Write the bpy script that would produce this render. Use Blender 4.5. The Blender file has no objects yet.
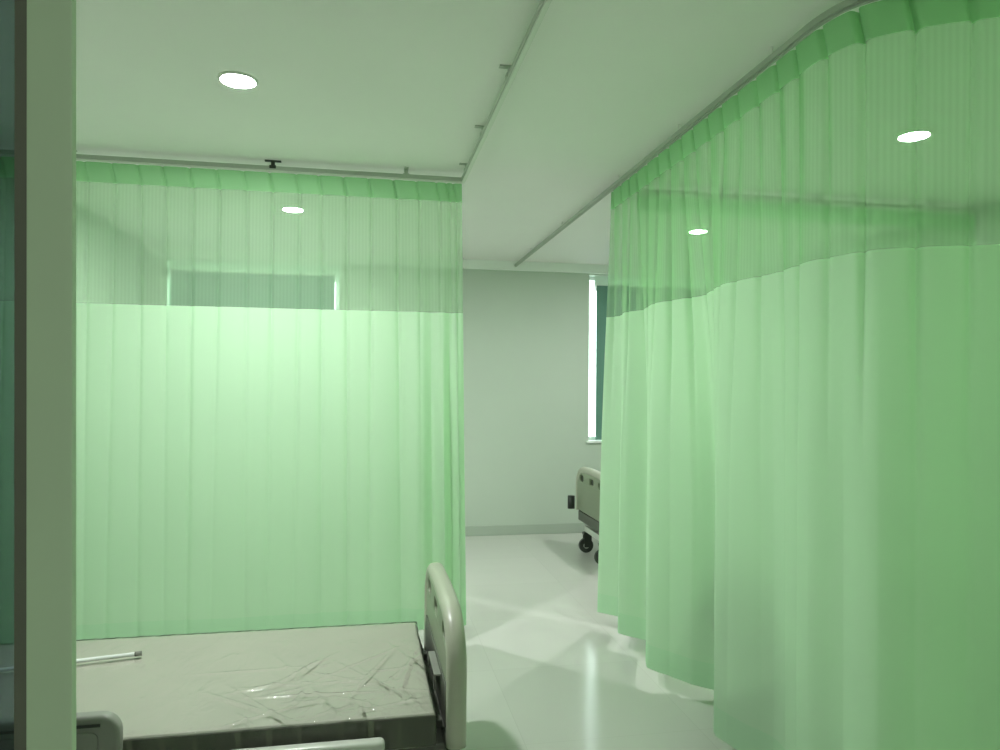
import bpy, bmesh, math, random
from mathutils import Vector, Matrix
random.seed(7)
C = bpy.context.scene.collection
PI = math.pi

# ------------------------------------------------------------------ layout (metres)
H = 2.80                       # ceiling
YW = 7.136                     # far wall
YT = 4.192                     # line of the two cross curtains
XL, XR = 0.538, 1.459          # aisle tracks
WL, WR = -2.05, 4.14           # side walls
ZT = 2.74                      # underside of tracks
WF0, WF1 = 0.78, 0.90          # front wall with the doorway

# ------------------------------------------------------------------ helpers
def lin(c):
    c = c / 255.0
    return c / 12.92 if c <= 0.04045 else ((c + 0.055) / 1.055) ** 2.4
def rgb(r, g, b): return (lin(r), lin(g), lin(b), 1.0)

def new_mat(name):
    m = bpy.data.materials.new(name); m.use_nodes = True
    nt = m.node_tree; nt.nodes.clear()
    out = nt.nodes.new('ShaderNodeOutputMaterial')
    return m, nt, out
def node(nt, kind, **kw):
    n = nt.nodes.new(kind)
    for k, v in kw.items():
        if k in n.inputs: n.inputs[k].default_value = v
        else: setattr(n, k, v)
    return n
def pbr(name, col, rough=0.5, metal=0.0, noise=0.0, nscale=6.0, bump=0.0, bscale=60.0, coat=0.0, spec=0.5):
    m, nt, out = new_mat(name)
    p = node(nt, 'ShaderNodeBsdfPrincipled')
    p.inputs['Roughness'].default_value = rough
    p.inputs['Metallic'].default_value = metal
    p.inputs['Specular IOR Level'].default_value = spec
    p.inputs['Coat Weight'].default_value = coat
    tc = node(nt, 'ShaderNodeTexCoord')
    if noise > 0:
        n = node(nt, 'ShaderNodeTexNoise'); n.inputs['Scale'].default_value = nscale; n.inputs['Detail'].default_value = 4
        nt.links.new(tc.outputs['Object'], n.inputs['Vector'])
        r = node(nt, 'ShaderNodeValToRGB')
        r.color_ramp.elements[0].position = 0.3; r.color_ramp.elements[1].position = 0.7
        r.color_ramp.elements[0].color = tuple(c * (1 - noise) for c in col[:3]) + (1,)
        r.color_ramp.elements[1].color = tuple(min(1, c * (1 + noise)) for c in col[:3]) + (1,)
        nt.links.new(n.outputs['Fac'], r.inputs['Fac']); nt.links.new(r.outputs['Color'], p.inputs['Base Color'])
    else:
        p.inputs['Base Color'].default_value = col
    if bump > 0:
        n2 = node(nt, 'ShaderNodeTexNoise'); n2.inputs['Scale'].default_value = bscale; n2.inputs['Detail'].default_value = 5
        nt.links.new(tc.outputs['Object'], n2.inputs['Vector'])
        b = node(nt, 'ShaderNodeBump'); b.inputs['Strength'].default_value = bump; b.inputs['Distance'].default_value = 0.01
        nt.links.new(n2.outputs['Fac'], b.inputs['Height']); nt.links.new(b.outputs['Normal'], p.inputs['Normal'])
    nt.links.new(p.outputs[0], out.inputs[0])
    return m

def emit_mat(name, col, strength):
    m, nt, out = new_mat(name)
    e = node(nt, 'ShaderNodeEmission'); e.inputs['Color'].default_value = col; e.inputs['Strength'].default_value = strength
    nt.links.new(e.outputs[0], out.inputs[0]); return m

def cloth_mat(name, tcol, dcol, trans, tw, stripe=0.0, period=0.012, seecol=(0.75, 0.95, 0.72, 1)):
    """trans: share seen straight through; of the rest tw is translucent and 1-tw diffuse"""
    m, nt, out = new_mat(name)
    tl = node(nt, 'ShaderNodeBsdfTranslucent'); tl.inputs['Color'].default_value = tcol
    df = node(nt, 'ShaderNodeBsdfDiffuse'); df.inputs['Color'].default_value = dcol
    mx = node(nt, 'ShaderNodeMixShader'); mx.inputs[0].default_value = 1 - tw
    nt.links.new(tl.outputs[0], mx.inputs[1]); nt.links.new(df.outputs[0], mx.inputs[2])
    tr = node(nt, 'ShaderNodeBsdfTransparent'); tr.inputs['Color'].default_value = seecol
    m2 = node(nt, 'ShaderNodeMixShader'); m2.inputs[0].default_value = trans
    nt.links.new(mx.outputs[0], m2.inputs[1]); nt.links.new(tr.outputs[0], m2.inputs[2])
    uv = node(nt, 'ShaderNodeTexCoord')
    sep = node(nt, 'ShaderNodeSeparateXYZ'); nt.links.new(uv.outputs['UV'], sep.inputs[0])
    if stripe > 0:
        mul = node(nt, 'ShaderNodeMath', operation='MULTIPLY'); mul.inputs[1].default_value = 2 * PI / period
        nt.links.new(sep.outputs['X'], mul.inputs[0])
        s = node(nt, 'ShaderNodeMath', operation='SINE'); nt.links.new(mul.outputs[0], s.inputs[0])
        a = node(nt, 'ShaderNodeMath', operation='MULTIPLY_ADD'); a.inputs[1].default_value = stripe; a.inputs[2].default_value = trans
        nt.links.new(s.outputs[0], a.inputs[0]); nt.links.new(a.outputs[0], m2.inputs[0])
    nt.links.new(m2.outputs[0], out.inputs[0])
    return m

def link(name, bm, mat, parent=None, smooth=False):
    bmesh.ops.recalc_face_normals(bm, faces=bm.faces[:])
    me = bpy.data.meshes.new(name); bm.to_mesh(me); bm.free()
    if smooth:
        for p in me.polygons: p.use_smooth = True
    me.materials.append(mat)
    o = bpy.data.objects.new(name, me); C.objects.link(o)
    if parent: o.parent = parent
    return o
def tag(o, label=None, cat=None, group=None, kind=None):
    if label: o['label'] = label
    if cat: o['category'] = cat
    if group: o['group'] = group
    if kind: o['kind'] = kind
    return o
def thing(name, label, cat, loc=(0, 0, 0), rz=0.0, group=None):
    o = bpy.data.objects.new(name, None); C.objects.link(o)
    o.location = loc; o.rotation_euler = (0, 0, rz); o.empty_display_size = 0.1
    return tag(o, label, cat, group)
def struct(name, bm, mat, parent=None, smooth=False):
    o = link(name, bm, mat, parent, smooth)
    if not parent: o['kind'] = 'structure'
    return o

def box(bm, x0, x1, y0, y1, z0, z1, bev=0.0, seg=2):
    t = bmesh.new()
    bmesh.ops.create_cube(t, size=1.0)
    bmesh.ops.scale(t, vec=(x1 - x0, y1 - y0, z1 - z0), verts=t.verts)
    bmesh.ops.translate(t, vec=((x0 + x1) / 2, (y0 + y1) / 2, (z0 + z1) / 2), verts=t.verts)
    if bev > 0:
        bmesh.ops.bevel(t, geom=t.edges[:], offset=bev, segments=seg, profile=0.5, affect='EDGES')
    me = bpy.data.meshes.new('tmp'); t.to_mesh(me); t.free()
    bm.from_mesh(me); bpy.data.meshes.remove(me)
    return bm
def boxes(*a, bev=0.0):
    bm = bmesh.new()
    for b in a: box(bm, *b, bev=bev)
    return bm
def cyl(bm, p0, p1, r, seg=16, r2=None):
    p0, p1 = Vector(p0), Vector(p1); d = p1 - p0
    t = bmesh.new()
    bmesh.ops.create_cone(t, cap_ends=True, segments=seg, radius1=r, radius2=r if r2 is None else r2, depth=d.length)
    M = Matrix.Translation((p0 + p1) / 2) @ d.to_track_quat('Z', 'Y').to_matrix().to_4x4()
    bmesh.ops.transform(t, matrix=M, verts=t.verts)
    me = bpy.data.meshes.new('tmp'); t.to_mesh(me); t.free()
    bm.from_mesh(me); bpy.data.meshes.remove(me)
    return bm
def tube(pts, r, seg=12, closed=False):
    """round tube along a polyline"""
    bm = bmesh.new(); pts = [Vector(p) for p in pts]; rings = []
    n = len(pts)
    for i, p in enumerate(pts):
        a = pts[(i - 1) % n] if (closed or i > 0) else p
        b = pts[(i + 1) % n] if (closed or i < n - 1) else p
        q = (b - a).normalized().to_track_quat('Z', 'Y')
        rings.append([bm.verts.new(p + q @ Vector((r * math.cos(2 * PI * k / seg), r * math.sin(2 * PI * k / seg), 0))) for k in range(seg)])
    for i in range(n if closed else n - 1):
        A, B = rings[i], rings[(i + 1) % n]
        for k in range(seg): bm.faces.new((A[k], A[(k + 1) % seg], B[(k + 1) % seg], B[k]))
    if not closed: bm.faces.new(rings[0]); bm.faces.new(rings[-1])
    return bm
def plate(outline, holes, thick, bevel, res=3):
    """flat outline in (u,v) with holes, thickness along w; returns bmesh in local (u,v,w)"""
    cu = bpy.data.curves.new('tmp', 'CURVE'); cu.dimensions = '2D'; cu.fill_mode = 'BOTH'
    cu.extrude = thick / 2 - bevel; cu.bevel_depth = bevel; cu.bevel_resolution = res; cu.offset = -bevel
    for loop in [outline] + holes:
        sp = cu.splines.new('POLY'); sp.points.add(len(loop) - 1); sp.use_cyclic_u = True
        for p, (u, v) in zip(sp.points, loop): p.co = (u, v, 0, 1)
    o = bpy.data.objects.new('tmp', cu); C.objects.link(o)
    dg = bpy.context.evaluated_depsgraph_get()
    me = bpy.data.meshes.new_from_object(o.evaluated_get(dg))
    bm = bmesh.new(); bm.from_mesh(me)
    bmesh.ops.remove_doubles(bm, verts=bm.verts, dist=1e-5)
    bpy.data.objects.remove(o); bpy.data.curves.remove(cu); bpy.data.meshes.remove(me)
    return bm
def to_yz(bm, x):
    """(u,v,w) -> y=u, z=v, x=x+w"""
    M = Matrix(((0, 0, 1, x), (1, 0, 0, 0), (0, 1, 0, 0), (0, 0, 0, 1)))
    bmesh.ops.transform(bm, matrix=M, verts=bm.verts); return bm
def to_xz(bm, y):
    """(u,v,w) -> x=u, z=v, y=y-w"""
    M = Matrix(((1, 0, 0, 0), (0, 0, -1, y), (0, 1, 0, 0), (0, 0, 0, 1)))
    bmesh.ops.transform(bm, matrix=M, verts=bm.verts); return bm
def rrect(u0, u1, v0, v1, r, n=6):
    pts = []
    for cx, cy, a0 in ((u1 - r, v1 - r, 0), (u0 + r, v1 - r, 90), (u0 + r, v0 + r, 180), (u1 - r, v0 + r, 270)):
        for k in range(n + 1):
            a = math.radians(a0 + 90 * k / n); pts.append((cx + r * math.cos(a), cy + r * math.sin(a)))
    return pts
def sstep(a, b, x):
    t = max(0.0, min(1.0, (x - a) / (b - a))); return t * t * (3 - 2 * t)

# ------------------------------------------------------------------ materials
M_wall = pbr('wall_paint', (0.54, 0.60, 0.53, 1), 0.6, noise=0.02, nscale=1.5)
M_ceil = pbr('ceiling_paint', (0.92, 0.89, 0.88, 1), 0.75, noise=0.015, nscale=1.2)
M_white = pbr('white_trim', (0.86, 0.88, 0.86, 1), 0.4)
M_base = pbr('baseboard_tile', (0.42, 0.47, 0.41, 1), 0.3)
M_track = pbr('track_aluminium', (0.50, 0.53, 0.48, 1), 0.45, metal=0.3)
M_trackw = pbr('track_white_lip', (0.78, 0.80, 0.74, 1), 0.4)
M_dark = pbr('dark_plastic', (0.03, 0.035, 0.03, 1), 0.45)
M_jamb = pbr('jamb_paint', (0.60, 0.76, 0.53, 1), 0.55, noise=0.03, nscale=3)
M_gasket = pbr('gasket_rubber', (0.16, 0.17, 0.13, 1), 0.7)
M_board = pbr('bed_board_shell', (0.46, 0.47, 0.38, 1), 0.32, noise=0.02, nscale=4)
M_inlay = pbr('bed_board_inlay', (0.25, 0.29, 0.20, 1), 0.38)
M_bdark = pbr('bed_dark_panel', (0.10, 0.105, 0.085, 1), 0.45)
M_steel = pbr('bed_steel_paint', (0.62, 0.64, 0.58, 1), 0.35, metal=0.1)
M_rail = pbr('side_rail_plastic', (0.25, 0.255, 0.225, 1), 0.42)
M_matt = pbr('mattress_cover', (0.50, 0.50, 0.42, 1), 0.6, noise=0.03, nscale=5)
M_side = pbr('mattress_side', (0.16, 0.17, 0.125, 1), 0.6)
M_blind = pbr('blind_fabric', (0.13, 0.27, 0.22, 1), 0.8, bump=0.1, bscale=400)
M_alu = pbr('window_aluminium', (0.7, 0.72, 0.7, 1), 0.4, metal=0.4)
M_rubber = pbr('caster_rubber', (0.04, 0.045, 0.04, 1), 0.6)

def floor_mat():
    m, nt, out = new_mat('polished_tile')
    p = node(nt, 'ShaderNodeBsdfPrincipled')
    tc = node(nt, 'ShaderNodeTexCoord')
    mp = node(nt, 'ShaderNodeMapping'); mp.inputs['Location'].default_value = (0.13, 0.22, 0)
    nt.links.new(tc.outputs['Object'], mp.inputs[0])
    br = node(nt, 'ShaderNodeTexBrick', offset=0.0)
    br.inputs['Color1'].default_value = (0.58, 0.58, 0.54, 1); br.inputs['Color2'].default_value = (0.60, 0.60, 0.56, 1)
    br.inputs['Mortar'].default_value = (0.53, 0.53, 0.49, 1)
    br.inputs['Scale'].default_value = 1.0; br.inputs['Mortar Size'].default_value = 0.0016
    br.inputs['Brick Width'].default_value = 0.8; br.inputs['Row Height'].default_value = 0.8
    nt.links.new(mp.outputs[0], br.inputs['Vector'])
    nt.links.new(br.outputs['Color'], p.inputs['Base Color'])
    n = node(nt, 'ShaderNodeTexNoise'); n.inputs['Scale'].default_value = 1.6; n.inputs['Detail'].default_value = 2
    nt.links.new(tc.outputs['Object'], n.inputs['Vector'])
    b = node(nt, 'ShaderNodeBump'); b.inputs['Strength'].default_value = 0.06; b.inputs['Distance'].default_value = 0.05
    nt.links.new(n.outputs['Fac'], b.inputs['Height']); nt.links.new(b.outputs['Normal'], p.inputs['Normal'])
    p.inputs['Roughness'].default_value = 0.13
    p.inputs['Specular IOR Level'].default_value = 0.42
    nt.links.new(p.outputs[0], out.inputs[0]); return m
M_floor = floor_mat()

def pane_mat(name, tint, gloss):
    m, nt, out = new_mat(name)
    tr = node(nt, 'ShaderNodeBsdfTransparent'); tr.inputs['Color'].default_value = tint
    gl = node(nt, 'ShaderNodeBsdfGlossy'); gl.inputs['Roughness'].default_value = 0.02
    mx = node(nt, 'ShaderNodeMixShader'); mx.inputs[0].default_value = gloss
    nt.links.new(tr.outputs[0], mx.inputs[1]); nt.links.new(gl.outputs[0], mx.inputs[2])
    nt.links.new(mx.outputs[0], out.inputs[0]); return m
M_pane = pane_mat('window_glass', (0.92, 0.97, 0.95, 1), 0.06)

M_val = cloth_mat('white_valance_pvc', (0.55, 0.66, 0.58, 1), (0.7, 0.76, 0.7, 1), 0.0, 0.35)

def wrap_mat():
    m, nt, out = new_mat('clear_plastic_film')
    tr = node(nt, 'ShaderNodeBsdfTransparent'); tr.inputs['Color'].default_value = (0.95, 0.97, 0.95, 1)
    gl = node(nt, 'ShaderNodeBsdfGlossy'); gl.inputs['Roughness'].default_value = 0.07
    fr = node(nt, 'ShaderNodeFresnel'); fr.inputs['IOR'].default_value = 1.5
    tc = node(nt, 'ShaderNodeTexCoord')
    mp = node(nt, 'ShaderNodeMapping'); mp.inputs['Scale'].default_value = (9, 3.2, 6); mp.inputs['Rotation'].default_value = (0, 0, 0.25)
    nt.links.new(tc.outputs['Object'], mp.inputs[0])
    n = node(nt, 'ShaderNodeTexNoise'); n.inputs['Scale'].default_value = 1.3; n.inputs['Detail'].default_value = 5; n.inputs['Distortion'].default_value = 1.2
    nt.links.new(mp.outputs[0], n.inputs['Vector'])
    b = node(nt, 'ShaderNodeBump'); b.inputs['Strength'].default_value = 0.55; b.inputs['Distance'].default_value = 0.02
    nt.links.new(n.outputs['Fac'], b.inputs['Height'])
    nt.links.new(b.outputs['Normal'], gl.inputs['Normal']); nt.links.new(b.outputs['Normal'], fr.inputs['Normal'])
    mx = node(nt, 'ShaderNodeMixShader')
    nt.links.new(fr.outputs[0], mx.inputs[0]); nt.links.new(tr.outputs[0], mx.inputs[1]); nt.links.new(gl.outputs[0], mx.inputs[2])
    nt.links.new(mx.outputs[0], out.inputs[0]); return m
M_wrap = wrap_mat()

GT = (0.43, 0.77, 0.41, 1); GD = (0.66, 0.85, 0.65, 1)
M_header = cloth_mat('curtain_header_cloth', (0.32, 0.68, 0.31, 1), (0.42, 0.72, 0.42, 1), 0.08, 0.4, seecol=(0.6, 0.9, 0.58, 1))
M_mesh = cloth_mat('curtain_mesh_cloth', (0.50, 0.80, 0.47, 1), (0.66, 0.85, 0.65, 1), 0.68, 0.4, stripe=0.014, period=0.019, seecol=(0.74, 0.94, 0.73, 1))
M_main = cloth_mat('curtain_main_cloth', GT, GD, 0.05, 0.37, seecol=(0.7, 0.95, 0.68, 1))
M_hem = cloth_mat('curtain_hem_cloth', (0.40, 0.75, 0.40, 1), (0.58, 0.81, 0.59, 1), 0.02, 0.37)

# ------------------------------------------------------------------ room shell
struct('floor', boxes((WL - .2, WR + .2, -2.2, YW + .25, -.1, 0)), M_floor)
struct('ceiling', boxes((WL - .2, WR + .2, -2.2, YW + .25, H, H + .1)), M_ceil)
struct('wall_left', boxes((WL - .12, WL, -2.2, YW + .25, 0, H)), M_wall)
struct('wall_right', boxes((WR, WR + .12, -2.2, YW + .25, 0, H)), M_wall)
struct('wall_rear', boxes((WL, WR, -2.2, -2.05, 0, H)), M_wall)
DX0, DX1, DH = -1.55, 1.30, 2.35
struct('wall_front', boxes((WL, DX0, WF0, WF1, 0, H), (DX1, WR, WF0, WF1, 0, H), (DX0, DX1, WF0, WF1, DH, H)), M_jamb)
# far wall with two window openings
WZ0, WZ1 = 0.95, 2.690
W1 = (-1.885, -0.300); W2 = (2.255, 3.85)
Y0, Y1 = YW, YW + .2
struct('wall_back', boxes(
    (WL, W1[0], Y0, Y1, 0, H), (W1[1], W2[0], Y0, Y1, 0, H), (W2[1], WR, Y0, Y1, 0, H),
    (W1[0], W1[1], Y0, Y1, 0, WZ0), (W1[0], W1[1], Y0, Y1, WZ1, H),
    (W2[0], W2[1], Y0, Y1, 0, WZ0), (W2[0], W2[1], Y0, Y1, WZ1, H)), M_wall)
struct('baseboard_back', boxes((WL, WR, YW - .014, YW, 0, .10), bev=.003), M_base)
struct('baseboard_left', boxes((WL, WL + .014, WF1, YW - .015, 0, .10), bev=.003), M_base)
struct('baseboard_right', boxes((WR - .014, WR, WF1, YW - .015, 0, .10), bev=.003), M_base)
struct('trim_1', boxes((WL, WR, YW - .035, YW, 2.705, H), bev=.004), M_white)      # cornice band on the far wall

for k, (a, b) in enumerate((W1, W2)):
    fr = bmesh.new()
    yf0, yf1 = YW + .11, YW + .16
    for bx in ((a, a + .04, yf0, yf1, WZ0, WZ1), (b - .04, b, yf0, yf1, WZ0, WZ1), (a + .04, b - .04, yf0, yf1, WZ0, WZ0 + .04),
               (a + .04, b - .04, yf0, yf1, WZ1 - .04, WZ1), ((a + b) / 2 - .025, (a + b) / 2 + .025, yf0, yf1, WZ0 + .04, WZ1 - .04)):
        box(fr, *bx, bev=.004)
    w = struct('window_%d' % (k + 1), fr, M_alu)
    struct('glass_pane', boxes((a + .03, (a + b) / 2 - .02, yf0 + .02, yf0 + .026, WZ0 + .03, WZ1 - .03)), M_pane, w)
    struct('glass_pane', boxes(((a + b) / 2 + .02, b - .03, yf0 + .02, yf0 + .026, WZ0 + .03, WZ1 - .03)), M_pane, w)
    struct('window_sill', boxes((a - .02, b + .02, YW - .02, yf0, WZ0 - .02, WZ0 + .004), bev=.003), M_white, w)

# roller blinds inside the window openings
def blind(a, b, label, group):
    t = thing('roller_blind', label, 'blind', ((a + b) / 2, YW + .03, 2.59), 0, group)
    w = (b - a) / 2; ZB = 2.59
    link('fabric', boxes((-w, w, -.002, .002, .985 - ZB, .004)), M_blind, t)
    link('roller_tube', cyl(bmesh.new(), (-w, .022, -.028), (w, .022, -.028), .02), M_alu, t, True)
    link('bottom_bar', boxes((-w, w, -.008, .008, .962 - ZB, .987 - ZB), bev=.003), M_blind, t)
    for s in (-1, 1): link('bracket', boxes((s * w - .004 + s * .006, s * w + .004 + s * .006, -.01, .05, -.06, .006)), M_alu, t)
    link('valance', boxes((-w - .022, w + .022, -.006, -.003, -.004, .098)), M_val, t)
    return t
blind(-1.852, -.345, 'green-grey roller blind seen through the sheer top of the left curtain', 'window blinds')
blind(2.345, 3.785, 'teal roller blind at the window beside the right curtain', 'window blinds')

# glazed sliding door leaf standing half across the doorway
JX = -.341; JY = .905
d = struct('door_1', boxes((JX - .049, JX, JY, JY + .013, .02, 2.33), (-1.50, -1.45, JY, JY + .013, .02, 2.33),
                           (-1.45, JX - .049, JY, JY + .013, .02, .14), (-1.45, JX - .049, JY, JY + .013, 2.25, 2.33), bev=.0015), M_jamb)
M_tint = pane_mat('teal_tinted_glass', (0.44, 0.50, 0.52, 1), 0.05)
struct('gasket', boxes((JX - .062, JX - .049, JY + .002, JY + .010, .14, 2.25)), M_gasket, d)
struct('glass_leaf', boxes((-1.45, JX - .062, JY + .004, JY + .009, .14, 2.25)), M_tint, d)
for o in [d] + [c for c in bpy.data.objects if c.parent == d]:        # the leaf hangs slightly out of plumb
    for v in o.data.vertices: v.co.x -= (v.co.z - 1.54) * .0146

# ------------------------------------------------------------------ downlights
M_lens = emit_mat('lamp_lens', (0.98, 1.0, 1.00, 1), 960.0)
M_lens2 = emit_mat('lamp_lens_dimmed', (0.98, 1.0, 0.97, 1), 710.0)  # right-hand lenses set weaker to darken the right curtain
M_ring = pbr('lamp_ring', (0.75, 0.78, 0.72, 1), 0.4)
def ring_bm(r0, r1, h):
    bm = bmesh.new(); n = 40; prof = [(r0, 0), (r0, -h * .6), (r0 + .004, -h), (r1 - .006, -h), (r1, -h * .4), (r1, 0)]
    rows = [[bm.verts.new((r * math.cos(2 * PI * k / n), r * math.sin(2 * PI * k / n), z)) for k in range(n)] for r, z in prof]
    for i in range(len(rows)):
        A, B = rows[i], rows[(i + 1) % len(rows)]
        for k in range(n): bm.faces.new((A[k], A[(k + 1) % n], B[(k + 1) % n], B[k]))
    return bm
def disc_bm(r, z0, z1):
    return cyl(bmesh.new(), (0, 0, z0), (0, 0, z1), r, 40)
first = None
for (x, y, lab) in ((-.551, 3.092, 'round ceiling downlight above the plastic-wrapped bed, in front of the left curtain'),
                    (-.559, 5.334, 'round ceiling downlight glowing behind the left curtain'),
                    (2.663, 3.099, 'round ceiling downlight glowing through the sheer top of the right curtain, nearest'),
                    (2.621, 5.384, 'small round ceiling downlight behind the right curtain, farthest and lowest in view')):
    t = thing('ceiling_downlight', lab, 'ceiling light', (x, y, H), 0, 'ceiling downlights')
    if first is None:
        first = (link('trim_ring', ring_bm(.066, .080, .010), M_ring, t, False), link('lamp_lens', disc_bm(.068, -.0065, -.001), M_lens, t))
    else:
        for o in first:
            c = o.copy(); C.objects.link(c); c.parent = t
            if c.name.startswith('lamp_lens') and x > 1: c.data = o.data.copy(); c.data.materials[0] = M_lens2

# ------------------------------------------------------------------ curtain tracks
def smooth_path(pts, step=.01, it=0):
    """dense polyline by arc length through Catmull-Rom of pts"""
    P = [Vector((x, y)) for x, y in pts]
    P = [2 * P[0] - P[1]] + P + [2 * P[-1] - P[-2]]
    out = []
    for i in range(1, len(P) - 2):
        n = max(2, int((P[i + 1] - P[i]).length / .005))
        for k in range(n):
            t = k / n; a, b, c, d_ = P[i - 1], P[i], P[i + 1], P[i + 2]
            out.append(.5 * ((2 * b) + (c - a) * t + (2 * a - 5 * b + 4 * c - d_) * t * t + (3 * b - a - 3 * c + d_) * t ** 3))
    out.append(P[-2])
    res = [out[0]]; acc = 0
    for a, b in zip(out, out[1:]):
        L = (b - a).length
        while acc + L >= step:
            r = (step - acc) / L; a = a + (b - a) * r; L = (b - a).length; acc = 0; res.append(a.copy())
        acc += L
    if (res[-1] - out[-1]).length > 1e-4: res.append(out[-1])
    return res
def rail_bm(path, w, z0, z1):
    """rectangular section swept along a plan polyline with mitred corners"""
    bm = bmesh.new(); rows = []
    n = len(path); P = [Vector((p[0], p[1])) for p in path]
    for i, p in enumerate(P):
        t1 = (P[i] - P[i - 1]).normalized() if i > 0 else (P[1] - P[0]).normalized()
        t2 = (P[i + 1] - P[i]).normalized() if i < n - 1 else t1
        nrm = Vector((-(t1 + t2).y, (t1 + t2).x)).normalized()
        k = 1 / max(.5, nrm.dot(Vector((-t1.y, t1.x))))
        o = nrm * (w / 2) * k
        rows.append([bm.verts.new((p.x + s * o.x, p.y + s * o.y, z)) for s, z in ((-1, z0), (1, z0), (1, z1), (-1, z1))])
    for A, B in zip(rows, rows[1:]):
        for k in range(4): bm.faces.new((A[k], A[(k + 1) % 4], B[(k + 1) % 4], B[k]))
    bm.faces.new(rows[0]); bm.faces.new(rows[-1][::-1])
    return bm
def track(label, paths, spots, group='curtain tracks', lip=.018, plain=False):
    t = thing('curtain_track', label, 'curtain track', (0, 0, 0), 0, group)
    for p in paths:
        link('rail', rail_bm(p, .026, ZT + .004, ZT + .026), M_track, t)
        link('white_lip', rail_bm(p, lip, ZT - .004, ZT + .0035), M_track if plain else M_trackw, t)
    for (x, y, ax) in spots:                      # ceiling brackets: foot on the ceiling, stem, clip
        b = bmesh.new()
        if plain and abs(y - YT) > .01:
            cyl(b, (x, y, ZT + .024), (x, y, H - .001), .006, 10); link('bracket', b, M_ceil, t); continue
        dx, dy = (.045, .012) if ax == 'x' else (.012, .045)
        box(b, x - dx, x + (dx if abs(y - YT) < .01 else .012), y - dy, y + dy, H - .007, H, bev=.002)
        box(b, x - .010, x + .010, y - .010, y + .010, ZT + .022, H - .006)
        box(b, x - .018, x + .018, y - .018, y + .018, ZT + .012, ZT + .03, bev=.002)
        link('bracket', b, M_dark if ax == 'x' and abs(y - YT) < .01 else M_track, t)
    return t
left_path = [(WL + .01, YT), (XL, YT), (XL, WF1 + .01)]
track('thin grey L-shaped ceiling track over the left curtain and aisle', [left_path],
      [(-1.60, YT, 'y'), (-.552, YT, 'x'), (.20, YT, 'y'), (XL, 2.75, 'x'), (XL, 3.42, 'x'), (XL, 4.02, 'x'), (XL, 2.0, 'x'), (XL, 1.3, 'x')])
near = [(XR, 3.9), (XR, 3.6), (XR, 3.3), (XR, 3.0), (XR, 2.75), (XR, 2.5), (XR, 2.3), (XR, 2.12), (1.495, 1.985), (1.59, 1.885), (1.72, 1.80), (1.88, 1.73), (2.12, 1.66), (2.5, 1.62), (2.95, 1.62), (3.4, 1.62), (3.8, 1.62), (WR - .01, 1.62)]
right_run = smooth_path([(XR, YT)] + near, .02)
track('long grey ceiling track carrying the right curtain, curving at its near end', [[(XR, YW - .04)] + [(p.x, p.y) for p in right_run]],
      [(XR, 6.4, 'x'), (XR, 5.3, 'x'), (XR, 4.05, 'x'), (XR, 3.2, 'x'), (XR, 2.4, 'x'), (2.6, 1.62, 'y'), (3.7, 1.62, 'y')], lip=.008, plain=True)
track('faint cross track behind the right curtain, carrying the rear curtain', [[(XR + .016, YT), (WR - .01, YT)]],
      [(2.22, YT, 'y'), (2.9, YT, 'y'), (3.75, YT, 'y')])

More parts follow.
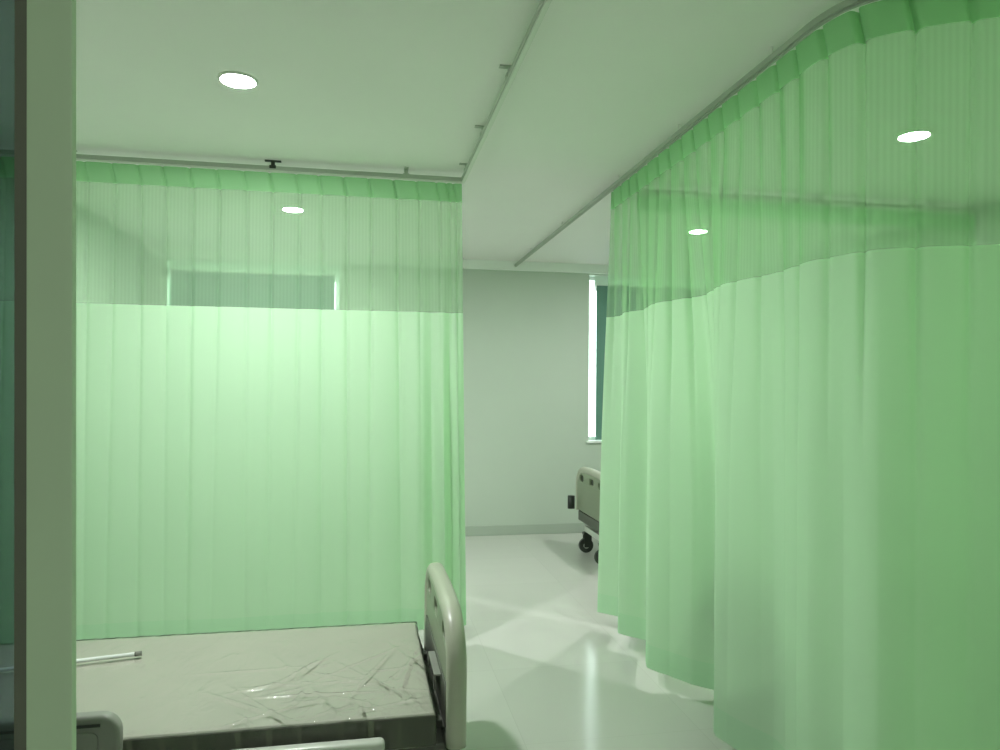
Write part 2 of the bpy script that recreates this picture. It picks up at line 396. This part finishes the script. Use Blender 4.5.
# ------------------------------------------------------------------ curtains
ZC = ZT - .008
def curtain(name, label, path, hooks, big, group, zhem=.10, amp=.03, keep=0.0, sway=None, seed=0, cusp_w=.011, ripple=.006):
    rnd = random.Random(seed)
    t = thing(name, label, 'curtain', (0, 0, 0), 0, group)
    N = len(path); S = [0.0]
    for a, b in zip(path, path[1:]): S.append(S[-1] + (b - a).length)
    nrm = []
    for i in range(N):
        tv = (path[min(N - 1, i + 1)] - path[max(0, i - 1)]).normalized()
        nrm.append((tv, Vector((-tv.y, tv.x))))
    ph = [(rnd.uniform(0, 6.28), rnd.uniform(6, 9), rnd.uniform(13, 19), rnd.uniform(25, 34)) for _ in range(3)]
    hk = [(h, rnd.uniform(.6, 1.1), rnd.uniform(-.02, .02), rnd.uniform(.0, 1.0)) for h in hooks]
    def disp(i, z):
        s = S[i]; q = (ZC - z) / (ZC - zhem)               # 0 top .. 1 bottom
        d_ = 0.0
        for h, a, drift, kp in hk:
            lean = -.022 * (1 - min(1, (ZC - z) / .11))
            u = abs(s - (h + lean + drift * q))
            if u < .12:
                fade = 1 - (1 - keep * (.3 + .7 * kp)) * sstep(.12, .6, q)
                wd = cusp_w * (1 + 2.2 * q)
                d_ += a * amp * fade * math.exp(-(u / wd) ** 1.3)
        w_ = sstep(.0, .75, q) ** .8
        d_ += big(s) * w_
        for p0, f1, f2, f3 in ph:
            d_ += ripple * sstep(.05, .5, q) * (math.sin(f1 * s + p0) * .6 + math.sin(f2 * s + 2 * p0 + .6 * q) * .4 + math.sin(f3 * s + 3 * p0) * .22)
        return d_
    def band(nm, z0, z1, rows, mat, off=0.0):
        bm = bmesh.new(); uvl = bm.loops.layers.uv.new('UVMap'); grid = []
        for r in range(rows + 1):
            z = z0 + (z1 - z0) * r / rows; row = []
            for i in range(N):
                tv, nv = nrm[i]; d_ = disp(i, z) + off
                q = (ZC - z) / (ZC - zhem)
                sh = sway(S[i], q) if sway else 0.0
                p = path[i] + nv * d_ + tv * sh
                row.append(bm.verts.new((p.x, p.y, z)))
            grid.append(row)
        for r in range(rows):
            for i in range(N - 1):
                f = bm.faces.new((grid[r][i], grid[r][i + 1], grid[r + 1][i + 1], grid[r + 1][i]))
                for lp, (ii, rr) in zip(f.loops, ((i, r), (i + 1, r), (i + 1, r + 1), (i, r + 1))):
                    lp[uvl].uv = (S[ii], z0 + (z1 - z0) * rr / rows)
        return link(nm, bm, mat, t, True)
    band('header_band', ZC, ZC - .11, 6, M_header)
    band('sheer_mesh', ZC - .11, 1.96, 12, M_mesh)
    band('main_cloth', 1.96, zhem + .12, 34, M_main)
    band('hem_band', zhem + .12, zhem, 3, M_hem)
    return t

def knots(kn):
    """cosine interpolation through (s, d)"""
    kn = sorted(kn)
    def f(s):
        if s <= kn[0][0]: return kn[0][1]
        for (a, da), (b, db) in zip(kn, kn[1:]):
            if s <= b:
                u = (s - a) / (b - a); u = .5 - .5 * math.cos(PI * u) if False else u * u * (3 - 2 * u) * .6 + u * .4
                return da + (db - da) * u
        return kn[-1][1]
    return f

def straight(a, b, step=.005):
    a, b = Vector(a), Vector(b); n = int((b - a).length / step)
    return [a + (b - a) * k / n for k in range(n + 1)]

# left curtain: runs in X along YT; normal is +Y (away from the camera)
x0 = WL + .02
hx = [-1.93, -1.80, -1.66, -1.52, -1.381, -1.249, -1.12, -.98, -.837, -.692, -.55, -.403, -.28, -.14, .003, .147, .28, .40, .46, .50]
lk = [(0, 0), (2.0, 0.0), (2.22, .015), (2.30, -.02), (2.37, .045), (2.43, -.03), (2.48, .05), (2.52, -.02), (2.58, .05)]
curtain('privacy_curtain', 'wide light green curtain hanging behind the plastic-wrapped bed', straight((x0, YT), (XL - .008, YT)),
        [h - x0 for h in hx], knots(lk), 'green ward curtains', zhem=.10, amp=.022, keep=.7, cusp_w=.006,
        sway=lambda s, q: .055 * q * sstep(1.6, 2.55, s), seed=3)

# right curtain: from the rear corner towards the camera, then curving to the right; left-hand normal is +X at first
rp = smooth_path([(XR, YT - .012)] + near[:-2], .005)
hooksY = [4.139, 4.0, 3.867, 3.744, 3.60, 3.452, 3.316, 3.178, 3.05, 2.903, 2.777, 2.645, 2.503, 2.367, 2.244, 2.094, 1.96]
sY = lambda y: (YT - .012) - y
hooksS = [sY(y) for y in hooksY] + [sY(1.96) + .15 * k for k in range(1, 13)]
bk = [(4.18, -.02), (4.08, .09), (3.87, -.04), (3.74, .075), (3.41, -.05), (3.20, .07), (3.10, .15), (2.72, -.04), (2.44, .03), (2.15, -.01)]
bk = [(sY(y), d_) for y, d_ in bk] + [(sY(2.15) + .12, .02), (sY(2.15) + .24, -.02), (sY(2.15) + .5, .03), (sY(2.15) + .8, -.03), (sY(2.15) + 1.1, .03), (sY(2.15) + 1.4, -.03), (sY(2.15) + 1.9, .03)]
curtain('privacy_curtain', 'tall green curtain along the right of the aisle, bulging in deep folds', rp, hooksS, knots(bk),
        'green ward curtains', zhem=.105, amp=.045, keep=.16, cusp_w=.0065, sway=lambda s, q: -.14 * q * math.exp(-s / .35), seed=5)

# rear curtain of the right bay
xr = [XR + .24 + .14 * k for k in range(17)]
rk = [(0, 0), (1.9, 0.0), (2.1, .03), (2.2, -.03), (2.3, .05), (2.38, -.04), (2.46, .05), (2.56, -.02)]
curtain('privacy_curtain', 'rear green curtain faintly seen through the right curtain', straight((XR + .17, YT), (WR - .06, YT)),
        [h - XR - .17 for h in xr], knots(rk), 'green ward curtains', zhem=.10, amp=.034, keep=.7, cusp_w=.006, seed=9)

# ------------------------------------------------------------------ hospital bed (local: end board at x=0, bed runs to -x, centre y=0)
BW = .455
def board_path(w=BW, zb=.36, zt=.782, ry=.19, rz=.16):
    """centre line of the rim: up one side, over the top, down the other"""
    pts = [(w, zb + (zt - rz - zb) * k / 8) for k in range(8)]
    pts += [(w - ry + ry * math.cos(a), zt - rz + rz * math.sin(a)) for a in [PI / 2 * k / 12 for k in range(13)]]
    top = [(w - ry - (2 * w - 2 * ry) * k / 8, zt + .006 * math.sin(PI * k / 8)) for k in range(1, 8)]
    return pts + top + [(-u, v) for u, v in reversed(pts)]
def rim_bm(x, hx_, hv, inset=.03):
    """oval section swept along the rim path"""
    P = board_path(BW - inset,  .36, .782 - inset); bm = bmesh.new(); rows = []; n = 16
    for i, p in enumerate(P):
        a = Vector(P[max(0, i - 1)]); b = Vector(P[min(len(P) - 1, i + 1)]); t_ = (b - a).normalized(); nv = Vector((t_.y, -t_.x))
        rows.append([bm.verts.new((x + hx_ * math.copysign(abs(math.cos(q)) ** .75, math.cos(q)), p[0] + nv.x * hv * math.sin(q), p[1] + nv.y * hv * math.sin(q))) for q in [2 * PI * k / n for k in range(n)]])
    for A, B in zip(rows, rows[1:]):
        for k in range(n): bm.faces.new((A[k], A[(k + 1) % n], B[(k + 1) % n], B[k]))
    bm.faces.new(rows[0]); bm.faces.new(rows[-1])
    return bm
def build_board(t, x, parent_name, bump):
    out = sx_ = 1 if x > -.5 else -1
    holes = [rrect(-.335, -.215, .645, .702, .022), rrect(-.04, .08, .645, .702, .022), rrect(.215, .335, .645, .702, .022)]
    ol = board_path(BW - .035, .37, .752, .17, .14)
    b = link(parent_name, to_yz(plate(ol, holes, .052, .006), x), M_inlay, t, True)
    for sx in (-out,):
        link('lower_panel', to_yz(plate(rrect(-.385, .385, .39, .535, .03), [], .010, .003), x + sx * .027), M_bdark, b)
    for u0 in (-.335, -.04, .215):
        link('grip_shade_plug', to_yz(plate(rrect(u0 + .001, u0 + .119, .646, .701, .022), [], .012, .001), x), M_dark, b)  # dark plate plugs each open grip hole, standing in for its shade
    for u0 in (-.30, .30):
        link('mount', boxes((x - out * .043 - .010, x - out * .043 + .010, u0 - .02, u0 + .02, .29, .395), bev=.002), M_bdark, b)
    rim = link('rim', rim_bm(x, .034, .032), M_board, b, True); rim['label'] = 'pale rounded rim'
    for s_ in (-1, 1) if bump else ():
        link('corner_bumper', cyl(bmesh.new(), (x + out * .06, s_ * .49, .36), (x + out * .06, s_ * .49, .48), .034, 20), M_dark, b, True)
    return b
def side_rail(t, xa, xb, y, zt, zb, name, mat, face, rad=.055):
    r = link(name, to_xz(plate(rrect(xa, xb, zb, zt, rad), [], .045, .012), y), mat, t, True)
    link('grip_slot', boxes((xa + .07, xb - .05, y + face * .0235 - .002, y + face * .0235 + .002, zt - .030, zt - .022)), M_dark, r)
    link('inset_panel', to_xz(plate(rrect(xa + .03, xb - .055, zb + .03, zt - .045, .02), [], .006, .002), y + face * .023), mat, r)
    return r
def build_bed(label, loc, rz, group, rails=True, bumpers=True):
    t = thing('hospital_bed', label, 'hospital bed', loc, rz, group)
    h = build_board(t, .0, 'end_board', bumpers)
    link('mattress_stop', boxes((-.056, -.030, -.24, -.02, .512, .519), (-.056, -.049, -.24, -.225, .465, .513), (-.056, -.049, -.035, -.02, .465, .513), bev=.0015), M_rail, h)
    build_board(t, -2.06, 'end_board', True)
    link('platform', boxes((-1.99, -.035, -.43, .43, .335, .370), bev=.006), M_bdark, t)
    for xe in (-.018, -2.042): link('end_crossbar', boxes((xe - .034, xe + .034, -.40, .40, .27, .357), bev=.004), M_bdark, t)
    f = bmesh.new()
    for y in (-.40, .40): box(f, -2.02, -.03, y - .02, y + .02, .27, .334, bev=.004)
    for x in (-1.9, -1.3, -.75, -.15): box(f, x - .02, x + .02, -.38, .38, .28, .33, bev=.004)
    link('frame', f, M_steel, t)
    g = bmesh.new()
    for y in (-.20, .20): box(g, -2.03, -.03, y - .022, y + .022, .185, .235, bev=.004)
    for x in (-2.03, -.03): box(g, x - .025, x + .025, -.28, .28, .185, .235, bev=.004)
    link('base_frame', g, M_steel, t)
    for x in (-1.55, -.5):
        for y in (-.22, .22):
            link('lift_arm', tube([(x - .18, y * .9, .21), (x + .10, y * .9, .29)], .018), M_steel, t, True)
    for x in (-2.04, -.02):
        for y in (-.23, .23):
            fk = boxes((x - .035, x + .035, y - .028, y - .020, .05, .17), (x - .035, x + .035, y + .020, y + .028, .05, .17), (x - .04, x + .04, y - .028, y + .028, .16, .186), bev=.003)
            cst = link('caster', fk, M_dark, t)
            wl = bmesh.new(); cyl(wl, (x + .012, y - .016, .066), (x + .012, y + .016, .066), .066, 28)
            link('wheel', wl, M_rubber, cst)
            link('hub', cyl(bmesh.new(), (x + .012, y - .0185, .066), (x + .012, y + .0185, .066), .028, 20), M_steel, cst)
    if rails:
        for s in (-1, 1):
            side_rail(t, -1.55, -.985, s * .505, .583 if s < 0 else .45, .30 if s < 0 else .167, 'side_rail', M_rail, s)
            rl = side_rail(t, -.70, -.232, s * .500, .437, .16, 'side_rail', M_steel, s, .016)
            rl['label'] = 'pale lowered side rail'
            for xx in (-1.40, -1.08, -.56, -.30):
                link('rail_bracket', boxes((xx - .02, xx + .02, min(s * .42, s * .482), max(s * .42, s * .482), .29, .32)), M_bdark, t)
    return t
BX, BY = .287, 2.742
build_bed('grey hospital bed with a plastic-wrapped mattress, in front of the left curtain', (BX, BY, 0), math.radians(.4), 'hospital beds', bumpers=False)
build_bed('hospital bed half hidden beyond the aisle, beneath the teal window blind', (1.965, 6.06, 0), PI, 'hospital beds')
build_bed('hospital bed hidden behind the right curtain, only its shadow showing', (1.70, 2.80, 0), PI, 'hospital beds')

def mattress_bm(grow=0.0, wrinkle=0.0, seed=1, nx=150, ny=72):
    """rounded slab: local x -1.93..-.055, y +-.445, z .372...482"""
    rnd = random.Random(seed)
    bm = bmesh.new()
    x0_, x1_, y0_, y1_, z0_, z1_ = -1.93 - grow, -.070 + grow, -.445 - grow, .445 + grow, .372 + (.001 if grow else 0), .480 + grow
    ws = [(rnd.uniform(x0_, x1_), rnd.uniform(y0_, y1_), rnd.uniform(-.9, .9), rnd.uniform(.12, .5), rnd.uniform(.006, .016), rnd.uniform(.1, .4)) for _ in range(40)]
    ws += [(rnd.uniform(-.70, x1_), rnd.uniform(y0_, y0_ + .45), rnd.uniform(-1.6, 1.6), rnd.uniform(.08, .3), rnd.uniform(.005, .011), rnd.uniform(.5, 1.7)) for _ in range(38)] if wrinkle else []
    def wr(x, y):
        if not wrinkle: return 0.0
        h = 0.0
        for cx, cy, an, ln, wd, a in ws:
            c, s = math.cos(an), math.sin(an); u = (x - cx) * s + (y - cy) * c; v = (x - cx) * c - (y - cy) * s
            if abs(u) < ln and abs(v) < wd * 3: h += a * math.exp(-(v / wd) ** 2) * (1 - (u / ln) ** 2)
        return wrinkle * h
    rr = .010
    def pt(ix, iy, z, top):
        return bm.verts.new((ix, iy, z))
    top = [[bm.verts.new((x0_ + rr + (x1_ - x0_ - 2 * rr) * i / nx, y0_ + rr + (y1_ - y0_ - 2 * rr) * j / ny, 0)) for j in range(ny + 1)] for i in range(nx + 1)]
    for row in top:
        for v in row:
            v.co.z = z1_ + wr(v.co.x, v.co.y) - .004 * (1 - min(1, min(v.co.x - x0_, x1_ - v.co.x, v.co.y - y0_, y1_ - v.co.y) / .06)) ** 2
    for i in range(nx):
        for j in range(ny): bm.faces.new((top[i][j], top[i + 1][j], top[i + 1][j + 1], top[i][j + 1]))
    edge = [top[i][0] for i in range(nx + 1)] + [top[nx][j] for j in range(1, ny + 1)] + [top[i][ny] for i in range(nx - 1, -1, -1)] + [top[0][j] for j in range(ny - 1, 0, -1)]
    prev = edge; cx, cy = (x0_ + x1_) / 2, (y0_ + y1_) / 2
    prof = [(.5, -.003), (.86, -.009), (1.0, -.018), (1.0, -.05), (1.0, -(z1_ - z0_) + .01), (.7, -(z1_ - z0_))]
    for kx, dz in prof:
        cur = []
        for v in edge:
            x, y = v.co.x, v.co.y
            ox = rr * kx * (1 if x > x1_ - rr - 1e-5 else -1 if x < x0_ + rr + 1e-5 else 0)
            oy = rr * kx * (1 if y > y1_ - rr - 1e-5 else -1 if y < y0_ + rr + 1e-5 else 0)
            wv = wrinkle * .45 * (math.sin(61 * x + 23 * y + 3 * kx) + .7 * math.sin(143 * x + 90 * y + 5 * kx)) if wrinkle else 0
            cur.append(bm.verts.new((x + ox + (wv if ox else 0), y + oy + (wv if oy else 0), z1_ + dz)))
        n = len(edge)
        for k in range(n): bm.faces.new((prev[k], prev[(k + 1) % n], cur[(k + 1) % n], cur[k]))
        prev = cur
    bm.faces.new(prev)
    return bm
mt = thing('mattress', 'grey-beige mattress wrapped in shiny clear plastic on the near bed', 'mattress', (BX, BY, 0), math.radians(.4))
link('body', mattress_bm(), M_matt, mt, True)
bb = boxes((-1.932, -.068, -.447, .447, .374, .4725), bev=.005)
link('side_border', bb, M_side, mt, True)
link('plastic_wrap', mattress_bm(.004, .0045, 4, 400, 200), M_wrap, mt, True)

# thin white rod lying on the mattress
rod = bmesh.new()
cyl(rod, (-1.50, 2.80, .4975), (-.858, 2.93, .4975), .0075, 12)
ro = link('white_rod', rod, M_white, None, True)
tag(ro, 'thin white rod lying across the mattress beside the left jamb', 'rod')
link('end_cap', cyl(bmesh.new(), (-.87, 2.9276, .4975), (-.846, 2.9324, .4975), .0095, 12), M_rail, ro, True)

# unseen fill light added behind the camera to brighten the door frame and glass
la = bpy.data.lights.new('lobby_fill', 'AREA'); la.shape = 'DISK'; la.size = .3; la.energy = 17; la.color = (.95, 1, .92)
lo = bpy.data.objects.new('lobby_fill', la); C.objects.link(lo); lo.location = (.3, -1.1, H - .03)
# ------------------------------------------------------------------ daylight outside
w = bpy.data.worlds.new('World'); bpy.context.scene.world = w; w.use_nodes = True
bg = w.node_tree.nodes['Background']; bg.inputs[0].default_value = (0.90, 1.0, 0.97, 1); bg.inputs[1].default_value = 5.5

# ------------------------------------------------------------------ camera
F, PITCH, ROLL, YAW, HC = 709.8, 0.0129, 0.0081, 0.1819, 1.5387
cd = bpy.data.cameras.new('camera'); co = bpy.data.objects.new('camera', cd); C.objects.link(co)
cd.sensor_fit = 'HORIZONTAL'; cd.sensor_width = 36; cd.lens = F * 36 / 1000; cd.clip_start = .02
cy_, sy_, cp_, sp_, cr_, sr_ = math.cos(YAW), math.sin(YAW), math.cos(PITCH), math.sin(PITCH), math.cos(ROLL), math.sin(ROLL)
def basis(v):                # (right, forward, up) of the level, yawed camera -> world
    return Vector((v[0] * cy_ + v[1] * sy_, -v[0] * sy_ + v[1] * cy_, v[2]))
fwd = basis((0, cp_, sp_)); up0 = basis((0, -sp_, cp_)); rt0 = basis((1, 0, 0))
# image x axis and (downward) y axis after roll: qx = cr*px - sr*py ; qy = sr*px + cr*py
rt = rt0 * cr_ + up0 * sr_; up = up0 * cr_ - rt0 * sr_
Mx = Matrix(((rt.x, up.x, -fwd.x, 0), (rt.y, up.y, -fwd.y, 0), (rt.z, up.z, -fwd.z, HC), (0, 0, 0, 1)))
co.matrix_world = Mx
sc = bpy.context.scene
sc.camera = co
sc.view_settings.view_transform = 'Standard'; sc.view_settings.look = 'None'
sc.view_settings.gamma = 1.0; sc.view_settings.use_curve_mapping = False
sc.view_settings.exposure = 0.0
sc.cycles.max_bounces = 14; sc.cycles.diffuse_bounces = 6; sc.cycles.transmission_bounces = 8; sc.cycles.transparent_max_bounces = 24
sc.cycles.sample_clamp_indirect = 6.0
sc.cycles.use_denoising = True
